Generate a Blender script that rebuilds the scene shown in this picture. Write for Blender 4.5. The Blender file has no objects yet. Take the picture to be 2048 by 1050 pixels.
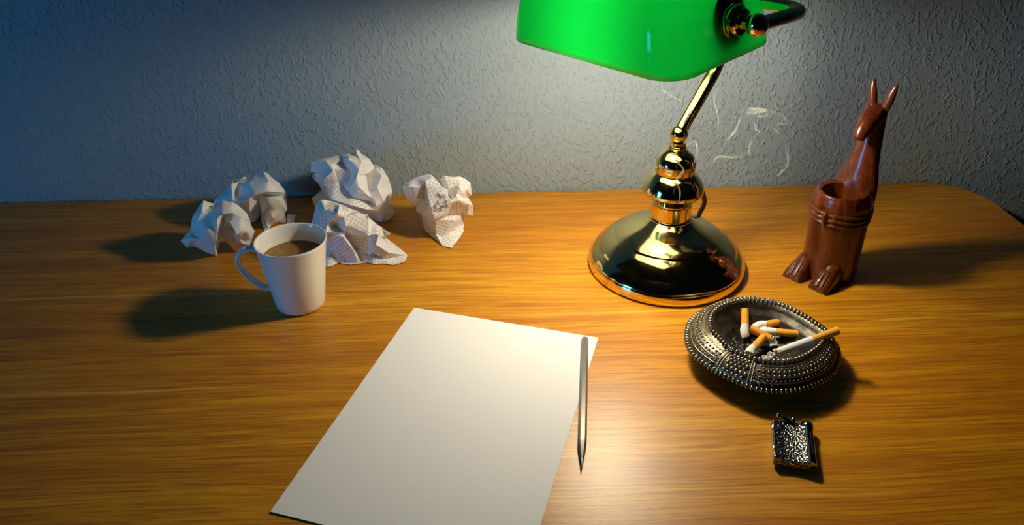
import bpy, bmesh, math, random
from math import sin, cos, pi, radians, sqrt
from mathutils import Vector, Matrix, noise
from mathutils.geometry import delaunay_2d_cdt
from mathutils.bvhtree import BVHTree

random.seed(7)
S = bpy.context.scene
COL = S.collection
V = Vector

# ------------------------------------------------------------------ camera
FPX, PITCH, ROLL, YAW, CAMH, PPY = 1502.76, 0.50185, -0.00751, 0.033685, 0.48212, 465.0
_f = V((sin(YAW)*cos(PITCH), cos(YAW)*cos(PITCH), -sin(PITCH)))
_r = V((cos(YAW), -sin(YAW), 0)); _u = _r.cross(_f)
RT = _r*cos(ROLL) + _u*sin(ROLL); UP = -_r*sin(ROLL) + _u*cos(ROLL)
CAM = V((0, 0, CAMH))

def ray(px, py):
    return _f + RT*((px-1024)/FPX) + UP*((PPY-py)/FPX)
def at(px, py, z=0.0):            # point of the place at height z
    d = ray(px, py); return CAM + d*((z-CAMH)/d.z)
def atY(px, py, y):               # point of the place at distance y
    d = ray(px, py); return CAM + d*(y/d.y)

cd = bpy.data.cameras.new('camera'); co = bpy.data.objects.new('camera', cd); COL.objects.link(co)
cd.sensor_fit = 'HORIZONTAL'; cd.sensor_width = 36; cd.lens = FPX/2048*36
cd.shift_y = (PPY-525)/2048; cd.clip_start = 0.01
m = Matrix((RT, UP, -_f)).transposed().to_4x4(); m.translation = CAM
co.matrix_world = m; S.camera = co

# ------------------------------------------------------------------ node helpers
def new_mat(name):
    mt = bpy.data.materials.new(name); mt.use_nodes = True
    nt = mt.node_tree; nt.nodes.clear()
    out = nt.nodes.new('ShaderNodeOutputMaterial')
    return mt, nt, out
def N(nt, typ, **kw):
    n = nt.nodes.new(typ)
    for k, v in kw.items():
        if k in n.inputs: n.inputs[k].default_value = v
        else: setattr(n, k, v)
    return n
def L(nt, a, b): nt.links.new(a, b)
def math_n(nt, op, a, b=None, clamp=False):
    n = nt.nodes.new('ShaderNodeMath'); n.operation = op; n.use_clamp = clamp
    for i, x in enumerate((a, b)):
        if x is None: continue
        if isinstance(x, (int, float)): n.inputs[i].default_value = x
        else: nt.links.new(x, n.inputs[i])
    return n.outputs[0]
def ramp(nt, fac, stops, interp='LINEAR'):
    n = nt.nodes.new('ShaderNodeValToRGB'); cr = n.color_ramp; cr.interpolation = interp
    while len(cr.elements) < len(stops): cr.elements.new(0.5)
    for e, (p, c) in zip(cr.elements, stops):
        e.position = p; e.color = (*c, 1) if len(c) == 3 else c
    if fac is not None: nt.links.new(fac, n.inputs[0])
    return n.outputs[0]
def mixc(nt, fac, a, b, mode='MIX'):
    n = nt.nodes.new('ShaderNodeMix'); n.data_type = 'RGBA'; n.blend_type = mode
    for idx, x in ((0, fac), (6, a), (7, b)):
        if isinstance(x, (int, float)): n.inputs[idx].default_value = x
        elif isinstance(x, tuple): n.inputs[idx].default_value = (*x, 1)
        else: nt.links.new(x, n.inputs[idx])
    return n.outputs[2]
def coords(nt, scale=(1, 1, 1), kind='Object', rot=(0, 0, 0)):
    t = nt.nodes.new('ShaderNodeTexCoord'); mp = nt.nodes.new('ShaderNodeMapping')
    mp.inputs['Scale'].default_value = scale; mp.inputs['Rotation'].default_value = rot
    nt.links.new(t.outputs[kind], mp.inputs[0]); return mp.outputs[0]
def noise_n(nt, vec, scale, detail=3, rough=.55, dist=0):
    n = N(nt, 'ShaderNodeTexNoise', Scale=scale, Detail=detail, Roughness=rough, Distortion=dist)
    nt.links.new(vec, n.inputs['Vector']); return n.outputs[0]
def bump(nt, h, strength=.5, dist=.001):
    n = N(nt, 'ShaderNodeBump', Strength=strength, Distance=dist); nt.links.new(h, n.inputs['Height']); return n.outputs[0]
def principled(name, col, rough=.5, metal=0, **kw):
    mt, nt, out = new_mat(name)
    p = N(nt, 'ShaderNodeBsdfPrincipled', Roughness=rough, Metallic=metal)
    p.inputs['Base Color'].default_value = (*col, 1)
    for k, v in kw.items(): p.inputs[k.replace('_', ' ')].default_value = v
    L(nt, p.outputs[0], out.inputs[0]); return mt, nt, p

# ------------------------------------------------------------------ object helpers
def root(name, loc, label, cat, group=None):
    o = bpy.data.objects.new(name, None); COL.objects.link(o); o.location = loc
    o.empty_display_size = .02
    o['label'] = label; o['category'] = cat
    if group: o['group'] = group
    return o
def top_of(o):
    while o.parent: o = o.parent
    return o
def obj(name, bm, mats, parent=None, smooth=None, loc=None):
    """bm holds world coordinates; they are made local to the thing's base"""
    me = bpy.data.meshes.new(name)
    base = V(top_of(parent).location) if parent else V(loc or (0, 0, 0))
    bmesh.ops.translate(bm, verts=bm.verts, vec=-base)
    bm.to_mesh(me); bm.free()
    for mt in (mats if isinstance(mats, (list, tuple)) else [mats]): me.materials.append(mt)
    if smooth is not None:
        me.shade_smooth()
        if smooth < 180: me.set_sharp_from_angle(angle=radians(smooth))
    o = bpy.data.objects.new(name, me); COL.objects.link(o)
    if parent: o.parent = parent
    else: o.location = base
    return o
def tag(o, label, cat, group=None, kind=None):
    o['label'] = label; o['category'] = cat
    if group: o['group'] = group
    if kind: o['kind'] = kind
    return o
def evaluated(o):
    """bake the modifiers of o into its mesh"""
    bpy.context.view_layer.update()
    dg = bpy.context.evaluated_depsgraph_get()
    me = bpy.data.meshes.new_from_object(o.evaluated_get(dg)); old = o.data
    o.modifiers.clear(); o.data = me; bpy.data.meshes.remove(old); return o
def remove(o):
    me = o.data; bpy.data.objects.remove(o); bpy.data.meshes.remove(me)
def lathe(bm, prof, c, seg=96, axis=None, closed=False):
    c = V(c)
    if axis is None: M = Matrix.Identity(3)
    else: M = V((0, 0, 1)).rotation_difference(V(axis)).to_matrix()
    rings = []
    for r, z in prof:
        if r < 1e-6: rings.append([bm.verts.new(c + M @ V((0, 0, z)))])
        else: rings.append([bm.verts.new(c + M @ V((r*cos(2*pi*k/seg), r*sin(2*pi*k/seg), z))) for k in range(seg)])
    pairs = list(zip(rings, rings[1:]))
    if closed: pairs.append((rings[-1], rings[0]))
    for a, b in pairs:
        for k in range(seg):
            k2 = (k+1) % seg
            if len(a) == 1 and len(b) == 1: continue
            if len(a) == 1: bm.faces.new((a[0], b[k2], b[k]))
            elif len(b) == 1: bm.faces.new((a[k], a[k2], b[0]))
            else: bm.faces.new((a[k], a[k2], b[k2], b[k]))
def spline(pts, n=8, closed=False):
    pts = [V(p) for p in pts]; out = []
    m = len(pts); rng = range(m if closed else m-1)
    g = (lambda i: pts[i % m]) if closed else (lambda i: pts[max(0, min(m-1, i))])
    for i in rng:
        a, b, c, d = g(i-1), g(i), g(i+1), g(i+2)
        for k in range(n):
            t = k/n
            out.append(.5*((2*b) + (c-a)*t + (2*a-5*b+4*c-d)*t*t + (3*b-a-3*c+d)*t**3))
    if not closed: out.append(pts[-1])
    return out
def tube(bm, pts, rad, seg=16, flat=1.0, updir=None, closed=False, caps=True):
    """sweep of a round (or flattened) section along pts; rad a number or a list"""
    pts = [V(p) for p in pts]; n = len(pts)
    R = rad if isinstance(rad, (list, tuple)) else [rad]*n
    rings = []; nrm = None
    for i, p in enumerate(pts):
        if closed: t = pts[(i+1) % n] - pts[i-1]
        else: t = pts[min(i+1, n-1)] - pts[max(i-1, 0)]
        t.normalize()
        if updir is not None: nrm = V(updir)
        elif nrm is None: nrm = t.orthogonal()
        nrm = (nrm - t*nrm.dot(t)).normalized(); bi = t.cross(nrm)
        rings.append([bm.verts.new(p + (nrm*cos(2*pi*k/seg)*flat + bi*sin(2*pi*k/seg))*R[i]) for k in range(seg)])
    pr = list(zip(rings, rings[1:]))
    if closed: pr.append((rings[-1], rings[0]))
    for a, b in pr:
        for k in range(seg): bm.faces.new((a[k], a[(k+1) % seg], b[(k+1) % seg], b[k]))
    if not closed and caps:
        bm.faces.new(rings[0][::-1]); bm.faces.new(rings[-1])
def ball(bm, c, r, seg=10, scale=(1, 1, 1), rot=None):
    M = Matrix.Translation(V(c)) @ (rot.to_4x4() if rot else Matrix.Identity(4)) @ Matrix.Diagonal((*scale, 1))
    bmesh.ops.create_uvsphere(bm, u_segments=seg, v_segments=max(4, seg*2//3), radius=r, matrix=M)
def box(bm, c, size, rot=None):
    M = Matrix.Translation(V(c)) @ (rot.to_4x4() if rot else Matrix.Identity(4)) @ Matrix.Diagonal((*size, 1))
    return bmesh.ops.create_cube(bm, size=1, matrix=M)['verts']
def prism(bm, poly, z0, z1):
    a = [bm.verts.new((x, y, z0)) for x, y in poly]; b = [bm.verts.new((x, y, z1)) for x, y in poly]
    n = len(poly)
    bm.faces.new(a[::-1]); bm.faces.new(b)
    for k in range(n): bm.faces.new((a[k], a[(k+1) % n], b[(k+1) % n], b[k]))
BM = bmesh.new

# ------------------------------------------------------------------ materials
def wood_material():
    mt, nt, out = new_mat('oak_laminate')
    p = N(nt, 'ShaderNodeBsdfPrincipled', Roughness=.38)
    L(nt, p.outputs[0], out.inputs[0])
    warp = noise_n(nt, coords(nt, (1.1, 3.0, 1)), 1.6, 2, .5)
    vec = coords(nt, (1, 1, 1))
    add = N(nt, 'ShaderNodeVectorMath', operation='ADD'); L(nt, vec, add.inputs[0])
    comb = N(nt, 'ShaderNodeCombineXYZ'); L(nt, math_n(nt, 'MULTIPLY', math_n(nt, 'SUBTRACT', warp, .5), .045), comb.inputs[1])
    L(nt, comb.outputs[0], add.inputs[1])
    def stretched(sx, sy, scale, d=3, r=.55):
        mp = N(nt, 'ShaderNodeMapping'); mp.inputs['Scale'].default_value = (sx, sy, 1); L(nt, add.outputs[0], mp.inputs[0])
        return noise_n(nt, mp.outputs[0], scale, d, r)
    broad = stretched(.7, 9, 2.2, 3)
    mid = stretched(1.6, 60, 2.0, 4, .6)
    fine = stretched(7, 300, 1.6, 3, .6)
    pore = stretched(14, 520, 2.0, 2, .5)
    c = ramp(nt, broad, [(.30, (.52, .200, .003)), (.50, (.63, .276, .005)), (.68, (.70, .345, .010))])
    c = mixc(nt, ramp(nt, mid, [(.40, (0, 0, 0)), (.62, (.55,)*3)]), c, (.33, .108, .003))
    c = mixc(nt, ramp(nt, fine, [(.46, (0, 0, 0)), (.64, (.75,)*3)]), c, (.29, .088, .003))
    c = mixc(nt, ramp(nt, pore, [(.54, (0, 0, 0)), (.68, (.45,)*3)]), c, (.22, .068, .003))
    streak = stretched(.45, 20, 2.6, 1)
    c = mixc(nt, ramp(nt, streak, [(.70, (0, 0, 0)), (.76, (.5,)*3)]), c, (.76, .46, .07))
    L(nt, c, p.inputs['Base Color'])
    L(nt, bump(nt, math_n(nt, 'ADD', fine, noise_n(nt, coords(nt), 900, 2)), .22, .0003), p.inputs['Normal'])
    return mt
WOOD = wood_material()

def wall_material():
    mt, nt, out = new_mat('painted_woodchip_wallpaper')
    p = N(nt, 'ShaderNodeBsdfPrincipled', Roughness=.75)
    p.inputs['Base Color'].default_value = (.27, .335, .375, 1); p.inputs['Specular IOR Level'].default_value = .25
    L(nt, p.outputs[0], out.inputs[0])
    v = coords(nt, (1, 1, 1))
    wn = N(nt, 'ShaderNodeTexNoise', Scale=60, Detail=2); L(nt, v, wn.inputs['Vector'])
    ad = N(nt, 'ShaderNodeVectorMath', operation='MULTIPLY_ADD'); L(nt, wn.outputs[1], ad.inputs[0]); ad.inputs[1].default_value = (.012,)*3; L(nt, v, ad.inputs[2])
    def chips(rot, sc, lo, hi):
        mp = N(nt, 'ShaderNodeMapping'); mp.inputs['Rotation'].default_value = (0, rot, 0); mp.inputs['Scale'].default_value = (1, 1, .62); L(nt, ad.outputs[0], mp.inputs[0])
        return ramp(nt, noise_n(nt, mp.outputs[0], sc, 1.5, .45), [(lo, (0,)*3), (hi, (1,)*3)], 'EASE')
    c1 = chips(.55, 150, .56, .70); c2 = chips(-.5, 210, .58, .70); c3 = chips(1.2, 120, .60, .72)
    soft = noise_n(nt, v, 70, 4, .6)
    h = math_n(nt, 'ADD', math_n(nt, 'MAXIMUM', math_n(nt, 'MAXIMUM', c1, c2), c3), math_n(nt, 'MULTIPLY', soft, .8))
    L(nt, bump(nt, h, .8, .0011), p.inputs['Normal'])
    return mt
WALL = wall_material()
FLOOR = principled('dark_floor', (.06, .05, .045), .6)[0]
TRIMW = principled('white_trim', (.75, .75, .75), .4)[0]

def brass_material(name, col, rough):
    mt, nt, p = principled(name, col, rough, 1.0)
    n = noise_n(nt, coords(nt), 60, 3)
    L(nt, ramp(nt, n, [(.3, (rough,)*3), (.75, (rough+.05,)*3)]), p.inputs['Roughness'])
    return mt
BRASS = brass_material('polished_brass', (.82, .64, .26), .07)
CERAMIC = principled('white_ceramic', (.80, .79, .77), .16, 0, Coat_Weight=.3)[0]
PAPER = principled('white_paper', (.81, .81, .82), .75)[0]
BLACKRUB = principled('black_cable', (.012, .012, .012), .45)[0]

def crumpled_material(grid):
    mt, nt, out = new_mat('squared_paper' if grid else 'plain_paper')
    p = N(nt, 'ShaderNodeBsdfPrincipled', Roughness=.7)
    base = (.86, .85, .86) if not grid else (.86, .835, .82)
    p.inputs['Base Color'].default_value = (*base, 1)
    tr = N(nt, 'ShaderNodeBsdfTranslucent'); mx = N(nt, 'ShaderNodeMixShader'); mx.inputs[0].default_value = .12
    tr.inputs[0].default_value = (.85, .83, .8, 1)
    L(nt, p.outputs[0], mx.inputs[1]); L(nt, tr.outputs[0], mx.inputs[2]); L(nt, mx.outputs[0], out.inputs[0])
    if grid:
        uv = N(nt, 'ShaderNodeUVMap'); sp = N(nt, 'ShaderNodeSeparateXYZ'); L(nt, uv.outputs[0], sp.inputs[0])
        ls = []
        for k in (0, 1):
            fr = math_n(nt, 'FRACT', math_n(nt, 'MULTIPLY', sp.outputs[k], 1/.0048))
            ls.append(math_n(nt, 'LESS_THAN', math_n(nt, 'ABSOLUTE', math_n(nt, 'SUBTRACT', fr, .5)), .065))
        ln = math_n(nt, 'MAXIMUM', ls[0], ls[1])
        c = mixc(nt, math_n(nt, 'MULTIPLY', ln, .75), base, (.36, .34, .42))
        L(nt, c, p.inputs['Base Color']); L(nt, c, tr.inputs[0])
    L(nt, bump(nt, noise_n(nt, coords(nt), 260, 3), .25, .0006), p.inputs['Normal'])
    return mt
CR_PLAIN, CR_GRID = crumpled_material(False), crumpled_material(True)

# ------------------------------------------------------------------ the room
def struct(name, bm, mt):
    o = obj(name, bm, mt); o['kind'] = 'structure'; return o
WY = 1.008
bm = BM(); box(bm, (.2, WY+.05, .48), (4.2, .1, 2.44)); struct('wall_back', bm, WALL)
bm = BM(); box(bm, (.2, -.6, -.77), (4.2, 3.3, .06)); struct('floor', bm, FLOOR)
# left wall with the window the dusk comes through
WX = -1.85
bm = BM()
wy0, wy1, wz0, wz1 = -.95, .45, -.05, .55
for y0, y1, z0, z1 in ((-2.2, wy0, -.74, 1.7), (wy1, WY, -.74, 1.7), (wy0, wy1, -.74, wz0), (wy0, wy1, wz1, 1.7)):
    box(bm, (WX-.05, (y0+y1)/2, (z0+z1)/2), (.1, y1-y0, z1-z0))
struct('wall_left', bm, WALL)
bm = BM()
for y0, y1, z0, z1 in ((wy0, wy0+.05, wz0, wz1), (wy1-.05, wy1, wz0, wz1), (wy0, wy1, wz0, wz0+.05), (wy0, wy1, wz1-.05, wz1), (-.12, -.08, wz0, wz1)):
    box(bm, (WX-.05, (y0+y1)/2, (z0+z1)/2), (.05, y1-y0, z1-z0))
struct('window_1', bm, TRIMW)

# ------------------------------------------------------------------ desk
desk = root('desk', (-.1, .6, -.74), 'wide oak-look desk with a rounded corner, carrying everything, pushed against the wall', 'desk')
X0, X1, Y0, Y1, RC = -1.15, .7185, .22, 1.0025, .075
poly = [(X0, Y0), (X1, Y0)]
for k in range(13):
    t = pi/2*k/12; poly.append((X1-RC+RC*cos(t), Y1-RC+RC*sin(t)))
poly.append((X0, Y1))
bm = BM(); prism(bm, poly, -.026, 0)
bmesh.ops.bevel(bm, geom=[e for e in bm.edges if abs(e.verts[0].co.z-e.verts[1].co.z) < 1e-6 and e.verts[0].co.z > -.01], offset=.0012, segments=2, affect='EDGES')
bmesh.ops.recalc_face_normals(bm, faces=bm.faces)
obj('tabletop', bm, WOOD, desk, 40)
for x in (X0+.12, X1-.14):
    bm = BM(); box(bm, (x, .6, -.383), (.03, .62, .714)); obj('leg', bm, WOOD, desk)

# ------------------------------------------------------------------ sheet of paper
po = V((-.08723, .70649, 0)); th = -.31682
pu, pv = V((cos(th), sin(th), 0)), V((-sin(th), cos(th), 0))
bm = BM(); nx, ny = 12, 16; g = []
for j in range(ny+1):
    rowv = []
    for i in range(nx+1):
        p = po + pu*(.21*i/nx) - pv*(.297*j/ny)
        w = .0006 + .0010*max(0, (1-i/nx-.6))*(j/ny) + .0012*max(0, j/ny-.75)
        rowv.append(bm.verts.new(p + V((0, 0, w))))
    g.append(rowv)
for j in range(ny):
    for i in range(nx): bm.faces.new((g[j][i], g[j+1][i], g[j+1][i+1], g[j][i+1]))
o = obj('paper_sheet', bm, PAPER, None, None, loc=po)
sm = o.modifiers.new('thickness', 'SOLIDIFY'); sm.thickness = .00025; sm.offset = -1
tag(o, 'blank white sheet of paper lying flat in the middle of the desk', 'paper')

# ------------------------------------------------------------------ pencil
PENCIL = principled('graphite_lacquer', (.17, .155, .135), .38, .45)[0]
PTIP = principled('dark_sharpened_cone', (.018, .017, .016), .35)[0]
LEAD = principled('pencil_lead', (.05, .05, .05), .3, .4)[0]
a0, a1 = at(1170, 677, .0045), at(1163.5, 936, .0035)
a0.z = .0044; a1.z = .0044
ax = (a1-a0).normalized(); Lp = (a1-a0).length
pencil = root('pencil', (a0+a1)/2, 'grey hexagonal pencil with a dark sharpened tip, lying across the sheet edge', 'pencil')
side = ax.cross(V((0, 0, 1))); up = V((0, 0, 1))
def hexring(bm, p, r, n=6):
    return [bm.verts.new(p + side*cos(2*pi*k/n)*r + up*sin(2*pi*k/n)*r) for k in range(n)]
def loft(bm, rings, cap0=True, cap1=True):
    for a, b in zip(rings, rings[1:]):
        n = len(a)
        for k in range(n): bm.faces.new((a[k], a[(k+1) % n], b[(k+1) % n], b[k]))
    if cap0: bm.faces.new(rings[0][::-1])
    if cap1: bm.faces.new(rings[-1])
bm = BM(); R0 = .0037
loft(bm, [hexring(bm, a0+ax*d, r) for d, r in ((0, .0026), (.0006, .0034), (.0015, R0), (Lp-.029, R0))])
bmesh.ops.recalc_face_normals(bm, faces=bm.faces); obj('shaft', bm, PENCIL, pencil, 25)
bm = BM(); loft(bm, [hexring(bm, a0+ax*d, r) for d, r in ((Lp-.029, R0), (Lp-.024, .0034), (Lp-.010, .0014))])
bmesh.ops.recalc_face_normals(bm, faces=bm.faces); tip = obj('tip', bm, PTIP, pencil, 25); tip['label'] = 'dark sharpened tip'
bm = BM(); loft(bm, [hexring(bm, a0+ax*d, r) for d, r in ((Lp-.010, .0013), (Lp-.004, .0008), (Lp, .0002))])
bmesh.ops.recalc_face_normals(bm, faces=bm.faces); obj('lead', bm, LEAD, pencil, 25)

# ------------------------------------------------------------------ mug and coffee
MC = V((-.2170, .7215, 0.0))
mug = root('mug', MC, 'white tapered ceramic mug half full of coffee, in front of the paper balls', 'mug')
bm = BM()
outer = [(0, .0025), (.021, .0025), (.0225, .0005), (.0250, .0003), (.0268, .0022), (.0278, .006), (.0310, .030), (.0345, .056), (.0382, .0815), (.0388, .0832), (.0385, .0842)]
inner = [(.0375, .0843), (.0366, .0832), (.0358, .078), (.0325, .054), (.029, .028), (.0265, .010), (.022, .006), (0, .0055)]
lathe(bm, outer+inner, MC, 96)
bmesh.ops.recalc_face_normals(bm, faces=bm.faces)
obj('body', bm, CERAMIC, mug, 60)
ha = radians(187); hd = V((cos(ha), sin(ha), 0))
hp = [MC + hd*r + V((0, 0, z)) for r, z in ((.034, .0745), (.043, .0770), (.0520, .0750), (.0580, .068), (.0592, .060), (.0565, .051), (.0510, .0415), (.0440, .033), (.0375, .0270), (.0300, .0245))]
hs = spline(hp, 6)
bm = BM(); tube(bm, hs, [.0052]*len(hs), 16, flat=.50, updir=None)
bm.free(); bm = BM()
rings = []
for i, p in enumerate(hs):
    t = (hs[min(i+1, len(hs)-1)]-hs[max(i-1, 0)]).normalized(); bi = hd.cross(V((0, 0, 1))); nn = bi.cross(t)
    rings.append([bm.verts.new(p + bi*cos(2*pi*k/16)*.0056 + nn*sin(2*pi*k/16)*.0027) for k in range(16)])
loft(bm, rings); bmesh.ops.recalc_face_normals(bm, faces=bm.faces)
obj('handle', bm, CERAMIC, mug, 60)

mt, nt, p = principled('milky_coffee', (.17, .080, .018), .12)
cn = noise_n(nt, coords(nt), 60, 3)
L(nt, ramp(nt, cn, [(.45, (.19, .085, .010)), (.75, (.30, .15, .022))]), p.inputs['Base Color']); COFFEE = mt
FOAM = principled('coffee_foam', (.55, .36, .13), .3)[0]
coffee = root('coffee', MC+V((0, 0, .063)), 'brown milky coffee with froth at its left edge, inside the white mug', 'coffee')
bm = BM(); lathe(bm, [(0, .0632), (.028, .0632), (.0325, .0634), (.0334, .0638), (.0330, .0615), (0, .0615)], MC, 64)
bmesh.ops.recalc_face_normals(bm, faces=bm.faces); obj('liquid', bm, COFFEE, coffee, 50)
bm = BM(); rr = random.Random(3)
for k in range(70):
    t = radians(rr.gauss(185, 38)); rad = .0325 - abs(rr.gauss(0, .0035)); r = rr.uniform(.0003, .0010)
    ball(bm, MC+V((rad*cos(t), rad*sin(t), .0635)), r, 8, (1, 1, .6))
fo = obj('froth', bm, FOAM, coffee, 180); fo['kind'] = 'stuff'; fo['label'] = 'pale froth bubbles'

# ------------------------------------------------------------------ crumpled paper balls
def z1(x, y): return (340+x/2.7625, 280+y/2.7625)
def z2(x, y): return (580+x/3.5, 280+y/3.5)
PENCILMARK = principled('pencil_writing', (.13, .12, .13), .6)[0]

def crumple(name, label, conv, outline, inner, creases, Yc, ry, seed, grid_mode, group, flaps=(), lift=0.0):
    """outline: points around the silhouette; inner: (x, y, toward-the-viewer mm); the front is
    facetted along the creases, the back closes as a rounded facetted hull of depth 2*ry"""
    rnd = random.Random(seed)
    P = [conv(*p[:2]) for p in outline]; no = len(P)
    cx = sum(p[0] for p in P)/no; cy = sum(p[1] for p in P)/no
    tw = [(p[2] if len(p) > 2 else rnd.uniform(-3, 3)) for p in outline]
    Q = [conv(*p[:2]) for p in inner]; tw += [p[2] for p in inner]
    allp = [V(p) for p in P+Q]
    edges = [(i, (i+1) % no) for i in range(no)]
    for c in creases:
        for a, b in zip(c, c[1:]): edges.append((a, b))
    res = delaunay_2d_cdt(allp, edges, [], 2, 1e-4)
    pv2, faces2, orig = res[0], res[2], res[3]
    # radius of the silhouette in each direction
    def rho(p):
        d = V((p[0]-cx, p[1]-cy)); l = d.length
        if l < 1e-6: return 0
        best = None
        for i in range(no):
            a, b = V(P[i])-V((cx, cy)), V(P[(i+1) % no])-V((cx, cy)); e = b-a
            den = d.x*e.y-d.y*e.x
            if abs(den) < 1e-9: continue
            t = (a.x*e.y-a.y*e.x)/den; s = (a.x*d.y-a.y*d.x)/den
            if t > 0 and -1e-6 <= s <= 1+1e-6: best = t if best is None else max(best, t)
        return min(1, 1/best) if best else 1
    zmin = .0012+lift
    def place(p, off):
        w = atY(p[0], p[1], Yc-off)
        if w.z < zmin: w = at(p[0], p[1], zmin)
        return w
    bm = BM(); gl = bm.verts.layers.int.new('front'); pts = []
    for i, p in enumerate(pv2):
        t = tw[orig[i][0]] if orig[i] else 0
        r = rho(p)
        off = ry*sqrt(max(0, 1-r*r))*.85 + t*.0015
        v = bm.verts.new(place(p, off)); v[gl] = 1; pts.append(v)
    segs = []
    byorig = {}
    for k, oo in enumerate(orig):
        for q in oo: byorig[q] = k
    for a, b in edges:
        if a in byorig and b in byorig: segs.append((pts[byorig[a]].co.copy(), pts[byorig[b]].co.copy()))
    front = []
    for f in faces2:
        if len(f) == 3:
            try: front.append(bm.faces.new([pts[k] for k in f]))
            except ValueError: pass
    # back hull
    oi = []
    for i in range(no):
        for k, oo in enumerate(orig):
            if i in oo: oi.append(k); break
    back = []
    for i in range(no):
        a = pts[oi[i]].co; c = atY(cx, cy, Yc+ry*.6)
        q = a.lerp(c, .38) + V((0, ry*.75*(1+rnd.uniform(-.15, .15)), 0))
        q.z = max(q.z, zmin*.9); q.y = min(q.y, WY-.012); back.append(bm.verts.new(q))
    cb = atY(cx, cy, min(Yc+ry*1.15, WY-.01)); cb.z = max(cb.z, .006); cb = bm.verts.new(cb)
    for i in range(no):
        j = (i+1) % no
        for tri in ((pts[oi[i]], pts[oi[j]], back[j]), (pts[oi[i]], back[j], back[i]), (back[i], back[j], cb)):
            try: bm.faces.new(tri)
            except ValueError: pass
    # loose flaps: triangles fans that stand off the ball, given as 3+ points with own offsets
    for fl in flaps:
        vs = [bm.verts.new(place(conv(x, y), o_*.001)) for x, y, o_ in fl]
        for k in range(1, len(vs)-1): bm.faces.new((vs[0], vs[k], vs[k+1]))
    bmesh.ops.recalc_face_normals(bm, faces=bm.faces)
    # uv by unfolding neighbours, for the printed squares
    uvl = bm.loops.layers.uv.new('UVMap'); bm.faces.ensure_lookup_table()
    done = set()
    for f0 in bm.faces:
        if f0 in done: continue
        t = rnd.uniform(.1, .6)
        v0, v1 = f0.loops[0].vert.co, f0.loops[1].vert.co
        e1 = (v1-v0).normalized(); e2 = f0.normal.cross(e1)
        for lp in f0.loops:
            d = lp.vert.co-v0; x, y = d.dot(e1), d.dot(e2)
            lp[uvl].uv = (x*cos(t)-y*sin(t), x*sin(t)+y*cos(t))
        done.add(f0); st = [f0]
        while st:
            f = st.pop(0)
            for lp in f.loops:
                ol = lp.link_loop_radial_next
                g_ = ol.face
                if g_ in done or g_ is f: continue
                done.add(g_); st.append(g_)
                A, B = lp.vert, lp.link_loop_next.vert
                ua, ub = V(lp[uvl].uv), V(lp.link_loop_next[uvl].uv)
                ed = (B.co-A.co); ln = ed.length or 1e-6; e1 = ed/ln; e2 = g_.normal.cross(e1)
                dirn = (ub-ua)/((ub-ua).length or 1e-6); prp = V((-dirn.y, dirn.x))
                for l2 in g_.loops:
                    d = l2.vert.co-A.co
                    l2[uvl].uv = ua + dirn*d.dot(e1) + prp*d.dot(e2)
    for f in bm.faces:
        c = f.calc_center_median()
        if grid_mode == 'all': f.material_index = 1
        elif grid_mode == 'none': f.material_index = 0
        else:
            # squares only on the faces whose centre falls in the given polygons
            d = c-CAM; px = 1024+FPX*d.dot(RT)/d.dot(_f); py = PPY-FPX*d.dot(UP)/d.dot(_f)
            ins = False
            for poly in grid_mode:
                pp = [conv(*q) for q in poly]; k = False
                for i in range(len(pp)):
                    (xa, ya), (xb, yb) = pp[i], pp[i-1]
                    if (ya > py) != (yb > py) and px < (xb-xa)*(py-ya)/(yb-ya)+xa: k = not k
                ins = ins or k
            f.material_index = 1 if ins and c.y < Yc+.005 else 0
    # finer folds
    for _ in range(2):
        bmesh.ops.subdivide_edges(bm, edges=bm.edges[:], cuts=1, use_grid_fill=True)
        bm.normal_update()
    bmesh.ops.subdivide_edges(bm, edges=bm.edges[:], cuts=1, use_grid_fill=True)
    bmesh.ops.triangulate(bm, faces=bm.faces[:]); bm.normal_update()
    bm.verts.ensure_lookup_table(); bm.verts.index_update()
    pinned = set()
    for v in bm.verts:
        for a, b in segs:
            e = b-a; t = max(0, min(1, (v.co-a).dot(e)/max(e.length_squared, 1e-12)))
            if (v.co-a-e*t).length < 2e-5: pinned.add(v.index); break
    nb = [[e.other_vert(v).index for e in v.link_edges] for v in bm.verts]
    P3 = [v.co.copy() for v in bm.verts]
    for _ in range(7):
        Q3 = P3[:]
        for k in range(len(P3)):
            if k not in pinned:
                c = V((0, 0, 0))
                for j in nb[k]: c += P3[j]
                Q3[k] = P3[k].lerp(c/len(nb[k]), .6)
        P3 = Q3
    for v, c in zip(bm.verts, P3): v.co = c
    bm.normal_update()
    sd = V((seed*3.1, seed*1.7, 0))
    disp = {}
    for v in bm.verts:
        q = v.co*48+sd; q2 = v.co*130+sd
        r1 = 1-abs(noise.noise(q))*2; r2 = 1-abs(noise.noise(q2))*2
        d1, pp_ = noise.voronoi(v.co*75+sd)
        ridge = min(.5, d1[1]-d1[0])
        disp[v] = v.normal*(.0007*(r1-.4)+.0003*(r2-.4)-.0009*(.25-min(.25, ridge)))
    for v, d in disp.items():
        v.co += d
        v.co.z = max(v.co.z, .0012); v.co.y = min(v.co.y, WY-.004)
    base = V((atY(cx, cy, Yc).x, Yc, 0))
    o = obj(name, bm, [CR_PLAIN, CR_GRID], None, 26, loc=base)
    return tag(o, label, 'paper ball', group)

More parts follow.
